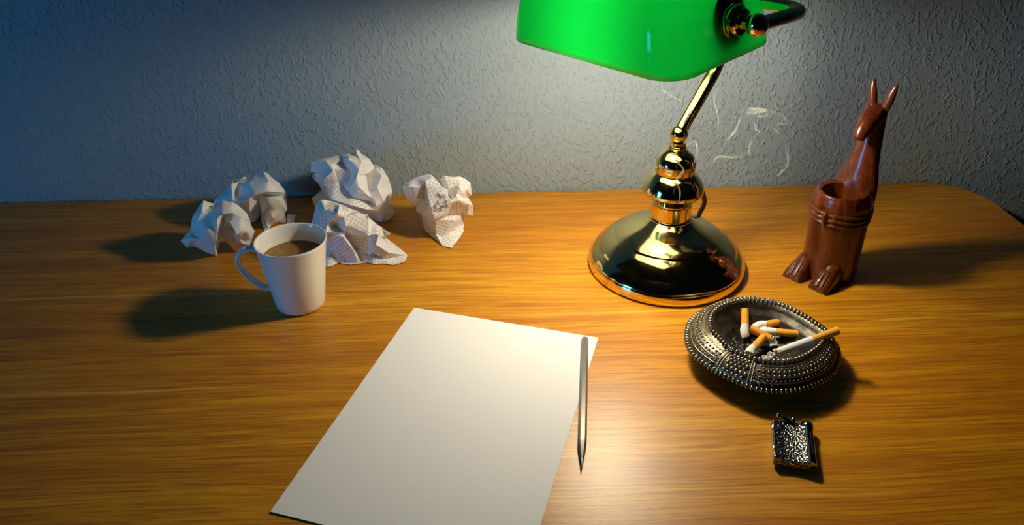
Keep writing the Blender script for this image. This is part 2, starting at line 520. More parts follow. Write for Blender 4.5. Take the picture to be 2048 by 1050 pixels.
def bvh(o):
    me = o.data; mw = V(o.location)
    return BVHTree.FromPolygons([v.co+mw for v in me.vertices], [p.vertices[:] for p in me.polygons])
def scribble(parent, conv, strokes, rad=.00028):
    """pencil strokes lying on the paper"""
    tree = bvh(parent); bm = BM()
    for st in strokes:
        pl = []
        for x, y in spline([(*p, 0) for p in st], 4) if False else [(q.x, q.y) for q in spline([V((p[0], p[1], 0)) for p in st], 4)]:
            d = ray(*conv(x, y)).normalized(); h = tree.ray_cast(CAM, d)
            if h[0]: pl.append(h[0]-d*.0003)
        if len(pl) > 1: tube(bm, pl, rad, 5)
    base = V(parent.location)
    o = obj('writing', bm, PENCILMARK, parent); o['label'] = 'faint grey pencil handwriting'
    return o

GRP = 'crumpled paper balls'
# ball in front, on the left
outA = [(60, 555, 4), (85, 525, 0), (112, 498, 0), (118, 450, -2), (132, 410, 0), (160, 368), (185, 334, 2), (205, 348), (226, 370, -5), (258, 350), (290, 335, 0), (345, 345), (380, 362), (402, 382, 0), (428, 410), (441, 440, 3), (446, 470), (466, 505, -4), (452, 545), (440, 578, 4), (400, 577, 6), (362, 570, 4), (305, 556, 2), (262, 568, 0), (264, 600), (258, 637, 8), (215, 628, 8), (180, 608, 6), (135, 592, 4), (95, 597, 6)]
nA = len(outA)
inA = [(150, 446, 4), (228, 392, -3), (292, 408, 7), (345, 402, 5), (300, 422, -7), (262, 440, 9), (235, 452, 4), (258, 520, 5), (150, 545, 6), (245, 595, 7), (270, 520, -8), (330, 450, 4), (372, 520, 9), (345, 480, -9), (395, 555, -6), (418, 500, 6), (310, 520, -4), (120, 540, 7), (195, 500, 9), (360, 385, -3), (400, 430, 6), (178, 395, 2), (290, 470, -10)]
i = lambda k: nA+k
crA = [(i(0), i(1), i(2), i(3)), (i(5), i(6), i(0)), (i(5), i(7), i(9)), (i(11), i(12), 20), (i(13), i(14), 19), (i(8), i(17), 0), (i(10), i(22), i(4)), (6, i(21), i(0)), (i(3), i(20), 15), (i(19), 13)]
crumple('paper_ball', 'crumpled plain white paper ball furthest left, in front of another', z1, outA, inA, crA, .845, .030, 3, 'none', GRP)
# ball behind it
outB = [(245, 330, 0), (290, 292), (330, 258, 0), (345, 225, 2), (378, 212), (410, 204, 2), (430, 212, -3), (472, 192), (515, 172, 4), (545, 188), (572, 214), (602, 240, 4), (625, 268), (641, 292, 0), (648, 340), (645, 392, 0), (634, 400), (641, 440, 3), (638, 460, 4), (600, 452, 0), (560, 470), (545, 492, 5), (522, 512, 4), (512, 470, 2), (500, 420, -6), (468, 452, 3), (440, 455), (400, 430), (340, 400), (255, 395), (235, 360)]
nB = len(outB); i = lambda k: nB+k
inB = [(340, 245, 7), (348, 335, 5), (375, 235, -6), (395, 215, 4), (440, 240, 3), (470, 302, 9), (540, 285, 11), (605, 288, 7), (490, 312, -8), (468, 420, 2), (515, 300, -8), (512, 400, 0), (540, 352, 9), (575, 380, 4), (600, 330, 7), (612, 310, -6), (570, 430, 6), (525, 455, 5), (440, 330, 8), (410, 400, 3), (300, 320, 2), (545, 230, 8), (440, 400, 4), (365, 300, -3)]
crB = [(3, i(0), i(1)), (6, i(2), i(23), i(1)), (i(3), i(2)), (i(4), i(5), i(6), i(7), 13), (i(5), i(8), 24), (i(8), i(10), i(15)), (i(10), i(11), 23), (i(12), i(14), i(13)), (i(16), i(17)), (i(18), i(22)), (8, i(21), i(7))]
crumple('paper_ball', 'crumpled plain white paper ball by the wall, seen above the mug handle', z1, outB, inB, crB, .925, .036, 5, 'none', GRP,
        flaps=[[(640, 400, -6), (712, 414, -2), (690, 440, 2), (700, 468, 6), (636, 470, 0)]])
# big white ball in the middle at the back
outC = [(150, 150, 6), (215, 132), (280, 122, 2), (340, 108), (405, 95, 4), (440, 94), (468, 92, 0), (463, 62, 0), (478, 70, 0), (492, 95, 0), (520, 112), (552, 130, 3), (575, 165), (592, 200, -4), (615, 196), (640, 195, 2), (665, 225), (690, 260, 4), (706, 315), (716, 365, 4), (708, 400), (705, 440, 5), (722, 480), (740, 516, 0), (712, 540), (690, 560, 4), (640, 575, 6), (590, 562), (540, 580), (400, 570), (260, 520), (180, 480), (150, 408, 0), (190, 380), (222, 352, -3), (200, 310), (172, 282), (150, 258, 5), (162, 236), (186, 232, -2), (148, 225, 2)]
nC = len(outC); i = lambda k: nC+k
inC = [(300, 215, 5), (240, 275, 8), (232, 335, 8), (290, 415, 10), (440, 460, 14), (560, 492, 10), (600, 455, 8), (440, 400, 3), (330, 285, -4), (310, 205, -2), (425, 220, -3), (420, 280, -6), (370, 315, -4), (410, 130, 8), (385, 180, -4), (480, 215, 5), (430, 330, 4), (495, 340, 9), (545, 350, -2), (540, 235, -8), (600, 202, 5), (520, 240, -12), (570, 435, -2), (660, 435, 8), (685, 385, 3), (560, 400, 5), (480, 365, 8), (610, 330, 9), (500, 150, 8), (640, 250, 8), (300, 170, 2), (250, 150, 6), (520, 545, 0), (640, 500, 6), (545, 300, -10), (470, 250, 4)]
crC = [(i(30), i(0), i(1), i(2), i(3), i(4), i(5)), (i(0), i(9), i(8), i(12), i(7), i(22), i(6)), (i(9), i(10), i(11), i(12)), (4, i(13), i(14), i(10)), (i(15), i(16), i(26)), (i(15), i(35), i(19), i(34), i(18)), (i(20), i(29), i(27), i(23)), (i(17), i(25), i(22)), (i(23), i(24), 19), (13, i(20), i(19)), (i(5), i(33), 23), (0, i(31), i(30)), (i(28), i(15)), (i(21), i(19))]
crumple('paper_ball', 'largest crumpled paper ball, mostly plain white, leaning on the wall behind the squared one', z2, outC, inC, crC, .930, .045, 11,
        [[(300, 205), (425, 215), (420, 285), (375, 320), (450, 400), (600, 450), (560, 500), (290, 420), (225, 335), (240, 270)]], GRP)
# squared ball in front of it
outD = [(158, 560, 4), (165, 520), (180, 470), (200, 425, 2), (230, 415), (268, 425, 0), (300, 432), (360, 452, 0), (450, 490), (500, 512, 0), (542, 520, 4), (552, 545, 4), (590, 575), (640, 612), (706, 655, 3), (690, 668), (662, 682, 0), (625, 668, -4), (660, 690), (705, 716, 4), (752, 748), (800, 785, 6), (818, 808), (818, 832, 4), (790, 856, 4), (758, 866), (725, 876, 5), (640, 864, 5), (590, 870), (540, 858, 2), (480, 866), (420, 874, 4), (340, 860, 2), (300, 878), (262, 890, 3), (200, 860), (150, 780), (145, 690), (140, 620)]
nD = len(outD); i = lambda k: nD+k
inD = [(345, 462, 12), (272, 565, 6), (380, 540, 6), (310, 600, -6), (330, 520, 14), (372, 490, 3), (470, 515, 8), (545, 530, 12), (548, 670, 5), (400, 672, -5), (250, 645, 12), (380, 652, 4), (540, 682, -3), (620, 665, 7), (265, 650, 4), (372, 680, 8), (440, 770, 9), (498, 850, 6), (452, 765, -6), (650, 835, 10), (720, 820, 5), (690, 790, 9), (760, 830, -2), (600, 730, 9), (400, 850, 8), (340, 760, 6), (210, 540, 6), (240, 480, 6), (420, 480, 5), (290, 760, 2), (200, 640, 8), (560, 780, 4), (390, 600, 8), (620, 620, 7)]
crD = [(7, i(0), i(4), i(1)), (i(0), i(5), i(2)), (i(1), i(3), i(11)), (i(6), i(2), i(32), i(9)), (10, i(7), i(8)), (i(10), i(11), i(9), i(12), i(13)), (i(14), i(15), i(16), i(17)), (i(18), i(31), i(19), i(20), 23), (i(16), i(18), i(12)), (i(23), i(21), 22), (i(13), i(23)), (i(15), i(25), i(24)), (i(19), 27), (i(20), i(22), 24), (i(26), i(27)), (i(30), i(10))]
D = crumple('paper_ball', 'crumpled ball of squared paper just right of the mug', z2, outD, inD, crD, .838, .028, 17, 'all', GRP)
scribble(D, z2, [[(512, 795), (530, 812), (545, 800), (548, 822), (566, 806), (572, 828)], [(580, 815), (600, 800), (612, 818), (640, 812), (650, 832)], [(530, 830), (560, 838), (600, 830)]])
# squared ball on the right
outF = [(790, 325, 0), (802, 306), (816, 292, 0), (860, 272, 2), (905, 252), (960, 240, 2), (988, 244, 2), (992, 256, 4), (1020, 285), (1042, 298, -4), (1055, 270), (1076, 250, 3), (1140, 258, 3), (1190, 256, 2), (1230, 276), (1262, 300, 2), (1270, 340), (1269, 385, 2), (1246, 402, 0), (1265, 430), (1282, 462, 2), (1276, 530, 2), (1240, 516), (1215, 520, 0), (1217, 585), (1215, 642, 3), (1190, 682, 4), (1160, 720), (1132, 757, 5), (1100, 750), (1068, 742, 4), (1020, 700, 3), (985, 670), (950, 638, 2), (930, 590), (922, 540, 2), (905, 515), (886, 502, 0), (882, 468, -2), (855, 450), (830, 432, 0), (808, 395), (796, 360, 0)]
nF = len(outF); i = lambda k: nF+k
inF = [(950, 292, 8), (990, 262, 8), (1062, 332, 9), (1128, 432, 10), (1100, 512, 9), (1015, 553, 12), (985, 462, 11), (940, 420, -8), (890, 385, -4), (835, 325, 8), (905, 335, 6), (880, 410, 5), (925, 500, 3), (1020, 562, 9), (1022, 660, 12), (1140, 560, 6), (1168, 602, -3), (1196, 432, 11), (1110, 522, -6), (1090, 372, -8), (1180, 322, 3), (1110, 345, -9), (1196, 352, 8), (1216, 400, 4), (1190, 300, -4), (1120, 400, -6), (1165, 385, 8), (1160, 660, 4), (1090, 690, 10), (1235, 350, 6), (1245, 450, 5), (960, 560, 4), (935, 330, -9)]
crF = [(7, i(1), i(2), i(3), i(4), i(5), i(6), i(0), i(1)), (i(0), i(32), i(7), i(12)), (i(9), i(10), i(11)), (i(5), i(13), i(14), 30), (i(13), i(15), i(16), i(27)), (i(17), i(18), i(4)), (9, i(19), i(25), i(3)), (i(20), i(21), i(19)), (i(20), i(22), i(23), 18), (i(26), i(17)), (i(17), 23), (i(14), i(28)), (i(29), 17), (15, i(24), i(21)), (i(30), 20)]
F_ = crumple('paper_ball', 'crumpled ball of squared paper with scribbles, standing alone furthest right', z2, outF, inF, crF, .895, .032, 23, 'all', GRP)
scr = []
for (x, y) in ((1035, 385), (1050, 400), (1010, 465), (1030, 440), (1060, 470), (1085, 430), (1090, 460), (1045, 490), (1015, 490), (1075, 395)):
    scr.append([(x-12, y), (x-2, y-12), (x+9, y-6), (x+2, y+10), (x-8, y+6), (x+4, y-2), (x+14, y+8)])
scribble(F_, z2, scr)

# ------------------------------------------------------------------ lamp
LC = V((.2150, .7860, 0))
lamp = root('bankers_lamp', LC, 'brass desk lamp with a glowing green glass shade, behind the ashtray', 'desk lamp')
def lathe_part(name, prof, seg=128, smooth=35, mat=None):
    bm = BM(); lathe(bm, prof, LC, seg); bmesh.ops.recalc_face_normals(bm, faces=bm.faces)
    return obj(name, bm, mat or BRASS, lamp, smooth)
def curve2(pts, n=6): return [(p.x, p.y) for p in spline([V((r, z, 0)) for r, z in pts], n)]
foot = [(0, .001), (.0905, .001), (.0925, .0005), (.0938, .002), (.0940, .004), (.0938, .0125), (.0928, .0140)]
lathe_part('base_rim', foot+[(0, .0140)])
dome = curve2([(.0925, .0140), (.0915, .0165), (.0880, .0215), (.0840, .0255)], 5) + curve2([(.0830, .0262), (.0790, .0318), (.0720, .0385), (.0640, .0440)], 5) + curve2([(.0632, .0450), (.0560, .0500), (.0470, .0545), (.0390, .0580), (.0320, .0615), (.0270, .0650), (.0245, .0670)], 5)
lathe_part('base_dome', [(0, .0140)]+dome+[(0, .0670)])
coll = [(0, .0640), (.0238, .0640)] + curve2([(.0238, .0640), (.0250, .0655), (.0250, .0675), (.0238, .0690)], 3) + [(.0225, .0695), (.0225, .0715), (.0236, .0720), (.0238, .0860), (.0232, .0865), (.0215, .0870), (.0215, .0890), (.0250, .0900)] + curve2([(.0250, .0900), (.0290, .0950), (.0345, .1005), (.0352, .1025)], 4) + [(.0352, .1040), (0, .1040)]
lathe_part('lower_column', coll)
should = [(0, .1035)] + curve2([(.0352, .1040), (.0348, .1070), (.0325, .1140), (.0275, .1215), (.0232, .1250)], 5) + [(.0222, .1256), (0, .1256)]
lathe_part('bell_cup', should)
upc = [(0, .1250), (.0222, .1250), (.0226, .1256), (.0226, .1320), (.0215, .1326), (.0215, .1340), (.0228, .1346), (.0230, .1400), (.0224, .1412)] + curve2([(.0224, .1412), (.0205, .1455), (.0165, .1495), (.0125, .1520)], 4) + curve2([(.0120, .1522), (.0128, .1535), (.0120, .1550)], 3) + curve2([(.0098, .1552), (.0104, .1565), (.0098, .1578)], 3) + curve2([(.0092, .1580), (.0090, .1600), (.0090, .1625)], 3) + [(0, .1625)]
lathe_part('upper_column', upc)
bm = BM(); ball(bm, LC+V((0, 0, .1715)), .0102, 32); obj('ball_joint', bm, BRASS, lamp, 180)

A_ = V((.632, -.775, 0)).normalized(); B_ = V((A_.y*-1, A_.x, 0))   # long axis of the shade, and towards its back
SH = V((.1535, .7445, .290))
KZ = .326
pole = [LC+B_*s+V((0, 0, z)) for s, z in ((0, .172), (.0125, .1865), (.0265, .2020), (.0420, .2195), (.0535, .2330), (.0610, .2480), (.0620, .2640), (.0560, .2830), (.0440, .3020), (.0280, .3180), (.0100, .3260))]
axis_c = SH + V((0, 0, KZ-.290))
bar_c = axis_c + B_*.082
pole.append(bar_c)
ps = spline(pole, 8)
bm = BM(); tube(bm, ps, .0076, 24); obj('arm', bm, BRASS, lamp, 60)
# yoke: bar behind the shade turning forward to the knobs at both ends
HL = .128
yk = []
cr_ = .020
for sgn in (-1, 1):
    e = bar_c + A_*sgn*HL
    seq = [axis_c + A_*sgn*HL + B_*.008, axis_c + A_*sgn*HL + B_*.045, e - B_*cr_]
    for k in range(1, 7):
        t = pi/2*k/6
        seq.append(e - A_*sgn*cr_ - B_*cr_ + A_*sgn*cr_*cos(t) + B_*cr_*sin(t))
    yk.append(seq)
path = yk[0] + [bar_c] + yk[1][::-1]
bm = BM(); tube(bm, path, .0064, 24); obj('yoke', bm, BRASS, lamp, 60)
for sgn in (-1, 1):
    bm = BM()
    c = axis_c + A_*sgn*HL
    ball(bm, c, .0100, 24); kb = obj('knob', bm, BRASS, lamp, 180)
    bm = BM(); c0 = axis_c + A_*sgn*(HL-.028)
    lathe(bm, [(0, 0), (.0150, 0), (.0155, .0015), (.0150, .0040), (.0138, .0045), (.0138, .0062), (.0145, .0070), (.0140, .0090), (.0118, .0096), (.0118, .0110), (.0122, .0120), (.0115, .0138), (.0060, .0146), (.0052, .030), (0, .030)], c0, 40, axis=A_*sgn)
    bmesh.ops.recalc_face_normals(bm, faces=bm.faces); obj('end_fitting', bm, BRASS, lamp, 40)

# glass shade: outer green, inner opal white
def glass(name, tcol, dcol, wt, gloss):
    mt, nt, out = new_mat(name)
    tr = N(nt, 'ShaderNodeBsdfTranslucent'); tr.inputs[0].default_value = (*tcol, 1)
    df = N(nt, 'ShaderNodeBsdfDiffuse'); df.inputs[0].default_value = (*dcol, 1)
    m1 = N(nt, 'ShaderNodeMixShader'); m1.inputs[0].default_value = wt
    L(nt, df.outputs[0], m1.inputs[1]); L(nt, tr.outputs[0], m1.inputs[2])
    gl = N(nt, 'ShaderNodeBsdfGlossy', Roughness=.08); gl.inputs[0].default_value = (1, 1, 1, 1)
    fr = N(nt, 'ShaderNodeFresnel', IOR=1.45); m2 = N(nt, 'ShaderNodeMixShader')
    L(nt, math_n(nt, 'MULTIPLY', fr.outputs[0], gloss), m2.inputs[0])
    L(nt, m1.outputs[0], m2.inputs[1]); L(nt, gl.outputs[0], m2.inputs[2]); L(nt, m2.outputs[0], out.inputs[0])
    return mt
GREEN = glass('green_glass', (.0008, .165, .016), (.002, .05, .006), .92, .6)
OPAL = glass('opal_white_glass', (.85, .85, .82), (.62, .62, .60), .40, .6)
def rrect(hl, hw, r, n=10):
    pts = []
    for cx_, cy_, a in ((hl-r, hw-r, 0), (-hl+r, hw-r, pi/2), (-hl+r, -hw+r, pi), (hl-r, -hw+r, 3*pi/2)):
        for k in range(n+1):
            t = a+pi/2*k/n; pts.append((cx_+r*cos(t), cy_+r*sin(t)))
    return pts
TILT = radians(5)
bm = BM(); rings = []
HH = .098
for k in range(15):
    t = k/14
    hl = .1105 - .016*t - .012*t**4; hw = .0800*sqrt(max(0.0, 1-.90*t**2.3)); zz = HH*t
    ring = []
    for u, w in rrect(hl, hw, min(.031, hw*.8)):
        w2 = w - .012*t
        b = w2*cos(TILT) - zz*sin(TILT)*.0; z = zz + w2*sin(TILT)
        ring.append(bm.verts.new(SH + A_*(u-.004) + B_*b + V((0, 0, z))))
    rings.append(ring)
loft(bm, rings, cap0=False, cap1=True)
bmesh.ops.recalc_face_normals(bm, faces=bm.faces)
shade = obj('lamp_shade', bm, [GREEN, OPAL], lamp, 60)
sm = shade.modifiers.new('glass', 'SOLIDIFY'); sm.thickness = .0028; sm.offset = -1; sm.material_offset = 1; sm.material_offset_rim = 1
evaluated(shade); shade['label'] = 'glowing green glass shade'
# socket and bulb inside the shade
SOCK = principled('lamp_socket', (.03, .03, .03), .4)[0]
bz = .304
def ax_pt(u, z): return V((SH.x, SH.y, 0)) + A_*u + V((0, 0, z))
bm = BM(); lathe(bm, [(0, 0), (.024, 0), (.024, .0015), (0, .0015)], ax_pt(.0955, KZ), 32, axis=A_); tube(bm, [ax_pt(.096, KZ), ax_pt(.080, KZ-.002), ax_pt(.066, .318), ax_pt(.040, .309)], [.009, .012, .015, .0155], 24)
obj('socket', bm, SOCK, lamp, 40)
mt, nt, out = new_mat('lit_bulb'); em = N(nt, 'ShaderNodeEmission', Strength=305.0); em.inputs[0].default_value = (1.0, .87, .64, 1)
L(nt, em.outputs[0], out.inputs[0]); BULB = mt
bm = BM(); ball(bm, ax_pt(-.004, .304), .019, 16, (1.5, 1, 1), Matrix((A_, B_, V((0, 0, 1)))).transposed())
obj('bulb', bm, BULB, lamp, 180)
# power cord from the back of the lamp
bm = BM()
cp = [LC+V((.024, .010, .094)), LC+V((.036, .030, .098)), atY(1409, 400, .850), atY(1400, 425, .868), atY(1388, 444, .880), at(1368, 436, .0045), at(1352, 418, .0040), at(1348, 400, .0038), at(1347, 386, .0040)]
tube(bm, spline(cp, 8), .0030, 12); obj('power_cord', bm, BLACKRUB, lamp, 180)

# ------------------------------------------------------------------ kangaroo
KC = V((.4050, .7600, 0)); KF = V((-.80, -.60, 0)); KS = V((.60, -.80, 0))
def K(f, s, z): return KC + KF*f + KS*s + V((0, 0, z))
mt, nt, p = principled('lacquered_dark_wood', (.08, .016, .005), .26, 0, Coat_Weight=.25, Coat_Roughness=.12)
kn = noise_n(nt, coords(nt, (60, 60, 9)), 2.2, 4, .6, .6)
L(nt, ramp(nt, kn, [(.30, (.034, .006, .0015)), (.55, (.100, .019, .003)), (.78, (.20, .048, .007))]), p.inputs['Base Color'])
L(nt, bump(nt, noise_n(nt, coords(nt), 180, 3), .12, .0008), p.inputs['Normal'])
KWOOD = mt
kang = root('kangaroo_figurine', KC, 'dark carved wooden kangaroo holder with an empty open pouch, right of the lamp', 'figurine')
def remeshed(name, bm, voxel, it, mat, parent, cutters=()):
    bmesh.ops.recalc_face_normals(bm, faces=bm.faces)
    o = obj(name, bm, mat, parent)
    md = o.modifiers.new('r', 'REMESH'); md.mode = 'VOXEL'; md.voxel_size = voxel; md.use_smooth_shade = True
    if it:
        sm = o.modifiers.new('s', 'SMOOTH'); sm.iterations = it; sm.factor = .5
    evaluated(o)
    for cb in cutters:
        bmesh.ops.recalc_face_normals(cb, faces=cb.faces)
        c = obj('cut', cb, mat, parent)
        md = o.modifiers.new('b', 'BOOLEAN'); md.operation = 'DIFFERENCE'; md.object = c; md.solver = 'EXACT'
        evaluated(o); remove(c)
    o.data.shade_smooth(); o.data.set_sharp_from_angle(angle=radians(40))
    if not o.data.materials: o.data.materials.append(mat)
    return o
bm = BM()
def kring(f, z, rf, rs, tiltz=0, n=32):
    return [bm.verts.new(K(f+rf*cos(2*pi*k/n), rs*sin(2*pi*k/n), z+tiltz*cos(2*pi*k/n))) for k in range(n)]
loft(bm, [kring(*a) for a in ((-.004, .0, .0315, .0300), (-.004, .004, .0330, .0312), (-.004, .05, .0332, .0312), (-.0035, .080, .0340, .0318), (-.001, .098, .0335, .0322), (.000, .106, .0315, .0300, -.001), (.001, .1115, .0285, .0268, -.001))])
loft(bm, [kring(*a) for a in ((-.018, .05, .0200, .0265), (-.020, .09, .0185, .0275), (-.0235, .108, .0150, .0262), (-.0275, .120, .0147, .0225), (-.0310, .134, .0140, .0180), (-.0340, .150, .0132, .0145), (-.0360, .168, .0124, .0124), (-.0360, .184, .0118, .0116), (-.0350, .196, .0110, .0115), (-.0348, .203, .0080, .0085))])
hd_ = spline([K(-.037, 0, .1940), K(-.0300, 0, .1925), K(-.0205, 0, .1870), K(-.0110, 0, .1780), K(-.0050, 0, .1700)], 4)
tube(bm, hd_, [.0118 + (.0054-.0118)*(k/(len(hd_)-1))**1.4 + .0016*sin(pi*k/(len(hd_)-1)) for k in range(len(hd_))], 20)
cut = BM(); lathe(cut, [(0, .040), (.0185, .040), (.0192, .06), (.0202, .130), (0, .130)], K(.0075, 0, 0), 48)
cuts = [cut]
for s in (-1, 1):                                   # slit eyes and nostril line
    c2 = BM(); tube(c2, [K(-.0285, s*.0125, .1960), K(-.0225, s*.0128, .1910), K(-.0190, s*.0118, .1865)], [.0004, .0013, .0004], 8); cuts.append(c2)
remeshed('body', bm, .0011, 5, KWOOD, kang, cuts)
for s in (-1, 1):
    bm = BM(); tube(bm, spline([K(-.0355, s*.0062, .1960), K(-.0365, s*.0085, .2060), K(-.0375, s*.0110, .2180), K(-.0390, s*.0135, .2300)], 4), [.0040, .0046, .0050, .0052, .0053, .0052, .0050, .0046, .0042, .0036, .0028, .0018, .0006], 14, flat=.75)
    obj('ear', bm, KWOOD, kang, 50)
for s in (-1, 1):
    bm = BM(); prof = ((-.004, .030, .010), (.010, .030, .0105), (.022, .0275, .0110), (.034, .0205, .0118), (.043, .0130, .0122), (.0480, .0070, .0112))
    rings = []
    for f, h, w in prof:
        ring = []
        for k in range(20):
            t = pi*k/19; ring.append(bm.verts.new(K(f, s*.0170 - w*cos(t)*(1 if True else 1), max(.0005, h*sin(t)**.55))))
        rings.append(ring)
    for a, b in zip(rings, rings[1:]):
        for k in range(19): bm.faces.new((a[k], a[k+1], b[k+1], b[k]))
        bm.faces.new((a[0], b[0], b[-1], a[-1]))
    bm.faces.new(rings[0]); bm.faces.new(rings[-1][::-1])
    cs = []
    for d in (-.0055, .0, .0055):
        c2 = BM(); tube(c2, [K(.0225, s*.0170+d*.8, .0290), K(.034, s*.0170+d*.95, .0205), K(.043, s*.0170+d*1.05, .0125), K(.0510, s*.0170+d*1.1, .003)], [.0004, .0017, .0019, .0014], 8); cs.append(c2)
    remeshed('foot', bm, .0009, 3, KWOOD, kang, cs)
bm = BM()
for z, r in ((.0775, .0322), (.0835, .0325), (.0895, .0325)):
    pts = [K(-.0025+r*cos(2*pi*k/64)*1.06, (r-.0008)*sin(2*pi*k/64), z) for k in range(64)]
    tube(bm, pts, (.0025 if z > .08 else .0022), 12, closed=True)
for z in (.0880, .0840):
    ball(bm, K(.0340, .001, z), .0042, 14, (.8, .8, 1.2))
ball(bm, K(.0330, .001, .0765), .0028, 12)
remeshed('belt', bm, .0009, 1, KWOOD, kang)
bm = BM(); tl = spline([K(-.0340, .010, .128), K(-.0415, .009, .112), K(-.0455, .008, .092), K(-.0450, .007, .070), K(-.0415, .006, .052), K(-.0370, .005, .036)], 6)
nt_ = len(tl)
tube(bm, tl, [.0030+.0028*sin(pi*min(1, (k+2)/(nt_+2))) for k in range(nt_)], 16); obj('tail', bm, KWOOD, kang, 60)

# ------------------------------------------------------------------ ashtray
mt, nt, p = principled('tarnished_metal', (.30, .26, .19), .38, .85)
tn = noise_n(nt, coords(nt), 90, 4, .6)
L(nt, ramp(nt, tn, [(.30, (.035, .030, .023)), (.52, (.13, .112, .080)), (.75, (.27, .235, .17))]), p.inputs['Base Color'])
L(nt, ramp(nt, tn, [(.3, (.5,)*3), (.7, (.3,)*3)]), p.inputs['Roughness'])
L(nt, bump(nt, noise_n(nt, coords(nt), 420, 3), .35, .0006), p.inputs['Normal'])
PEWTER = mt
RAISED = principled('worn_raised_metal', (.37, .315, .22), .32, 1.0)[0]
mt, nt, p = principled('sooty_metal', (.10, .09, .07), .42, .7)
tn = noise_n(nt, coords(nt), 120, 5, .7)
L(nt, ramp(nt, tn, [(.35, (.010, .009, .008)), (.6, (.06, .053, .038)), (.8, (.22, .19, .12))]), p.inputs['Base Color'])
L(nt, bump(nt, tn, .5, .0010), p.inputs['Normal']); SOOT = mt
ZO, ZR = .021, .036
opx = [(1374.5, 676), (1377, 656), (1384, 640), (1400, 626), (1424, 614), (1452, 605), (1500, 601), (1550, 609), (1590, 626), (1630, 650), (1655, 670), (1672, 692), (1675, 718), (1658, 752), (1612, 775), (1563, 782), (1513, 778), (1479, 765), (1439, 746), (1397, 718), (1380, 699)]
rpx = [(1421, 650), (1425, 630), (1440, 615), (1468, 604), (1501, 600), (1550, 607), (1587, 622), (1622, 642), (1651, 663), (1648, 680), (1634, 697), (1612, 711), (1588, 720), (1550, 723), (1501, 716), (1459, 696), (1439, 676), (1427, 664)]
def resample(poly, n=240):
    """closed outline resampled by angle about its centre"""
    pl = spline(poly, 12, closed=True); c = sum(pl, V((0, 0, 0)))/len(pl)
    seg = [0]
    for a, b in zip(pl, pl[1:]+pl[:1]): seg.append(seg[-1]+(b-a).length)
    return pl, seg, c
oc = [at(x, y, ZO) for x, y in opx]; rc = [at(x, y, ZR) for x, y in rpx]
rpl, rsg, rcen = resample(rc); opl, osg, ocen = resample(oc)
def by_angle(pl, c, n=240):
    out = []
    for k in range(n):
        t = 2*pi*k/n; d = V((cos(t), sin(t), 0)); best = None
        for a, b in zip(pl, pl[1:]+pl[:1]):
            e = b-a; w = a-c; den = d.x*e.y-d.y*e.x
            if abs(den) < 1e-12: continue
            tt = (w.x*e.y-w.y*e.x)/den; s = (w.x*d.y-w.y*d.x)/den
            if tt > 0 and -1e-6 <= s <= 1+1e-6: best = tt if best is None else max(best, tt)
        out.append(c + d*best)
    return out
NA = 240
cen = V((rcen.x, rcen.y, 0)); cO = V((rcen.x, rcen.y, ZO)); cR = V((rcen.x, rcen.y, ZR))
RO = by_angle(opl, cO, NA); RR = by_angle(rpl, cR, NA)
for k in range(NA):                     # the outer edge always lies outside the rim
    ro, rr_ = (RO[k]-cO).length, (RR[k]-cR).length
    if ro < rr_+.008: RO[k] = cO+(RO[k]-cO).normalized()*(rr_+.008)
for _ in range(3): RO = [(RO[k-1]+RO[k]*2+RO[(k+1) % NA])/4 for k in range(NA)]
ash = root('ashtray', V((ocen.x, ocen.y, 0)), 'ornate tarnished metal ashtray with beaded rims, full of cigarette ends', 'ashtray')
bm = BM()
def mixring(f, z, dz=None):              # f: 0 outer edge, 1 rim, >1 inside
    ring = []
    for k in range(NA):
        if f <= 1: p = RO[k].lerp(RR[k], f)
        else: p = RR[k].lerp(cR, f-1)
        ring.append(bm.verts.new((p.x, p.y, z)))
    return ring
def flat_ring(scale, z):
    return [bm.verts.new((ocen.x+(RO[k].x-ocen.x)*scale, ocen.y+(RO[k].y-ocen.y)*scale, z)) for k in range(NA)]
rings = [flat_ring(.50, .0005), flat_ring(.62, .0006), flat_ring(.80, .008), flat_ring(.95, .0165), mixring(-.0, ZO-.002), mixring(.02, ZO+.001), mixring(.12, ZO+.0050), mixring(.30, ZO+.0085), mixring(.5, ZO+.0112), mixring(.72, ZO+.0132), mixring(.86, ZR-.002), mixring(1.0, ZR), mixring(1.05, ZR-.0010), mixring(1.10, ZR-.0045), mixring(1.13, ZR-.0065), mixring(1.22, ZR-.0085), mixring(1.27, ZR-.0110), mixring(1.34, ZR-.0190), mixring(1.45, ZR-.0240), mixring(1.7, ZR-.0262)]
loft(bm, rings, cap0=True, cap1=True)
bmesh.ops.recalc_face_normals(bm, faces=bm.faces)
for f in bm.faces:
    c = f.calc_center_median()
    d = (V((c.x, c.y, 0))-cen).length
    k = int(round((math.atan2(c.y-cen.y, c.x-cen.x) % (2*pi))/(2*pi)*NA)) % NA
    if d < (RR[k]-cR).length*.94 and c.z > .004: f.material_index = 1
obj('bowl', bm, [PEWTER, SOOT], ash, 35)
FLOORZ = ZR-.0262
def along(ring, n):
    pl = ring; sg = [0]
    for a, b in zip(pl, pl[1:]+pl[:1]): sg.append(sg[-1]+(b-a).length)
    out = []; j = 0
    for k in range(n):
        s = sg[-1]*k/n
        while sg[j+1] < s: j += 1
        t = (s-sg[j])/(sg[j+1]-sg[j]); a, b = pl[j], pl[(j+1) % len(pl)]
        out.append((a.lerp(b, t), (b-a).normalized()))
    return out
def yrot(t): return Matrix((t, V((0, 0, 1)).cross(t), V((0, 0, 1)))).transposed()
def lerp_ring(f, z): return [V((RO[k].lerp(RR[k], f).x, RO[k].lerp(RR[k], f).y, z)) for k in range(NA)]
bm = BM()
for p, t in along(lerp_ring(.0, ZO), 104): ball(bm, p, .0023, 8, (.72, 1.6, 1.1), yrot(t))
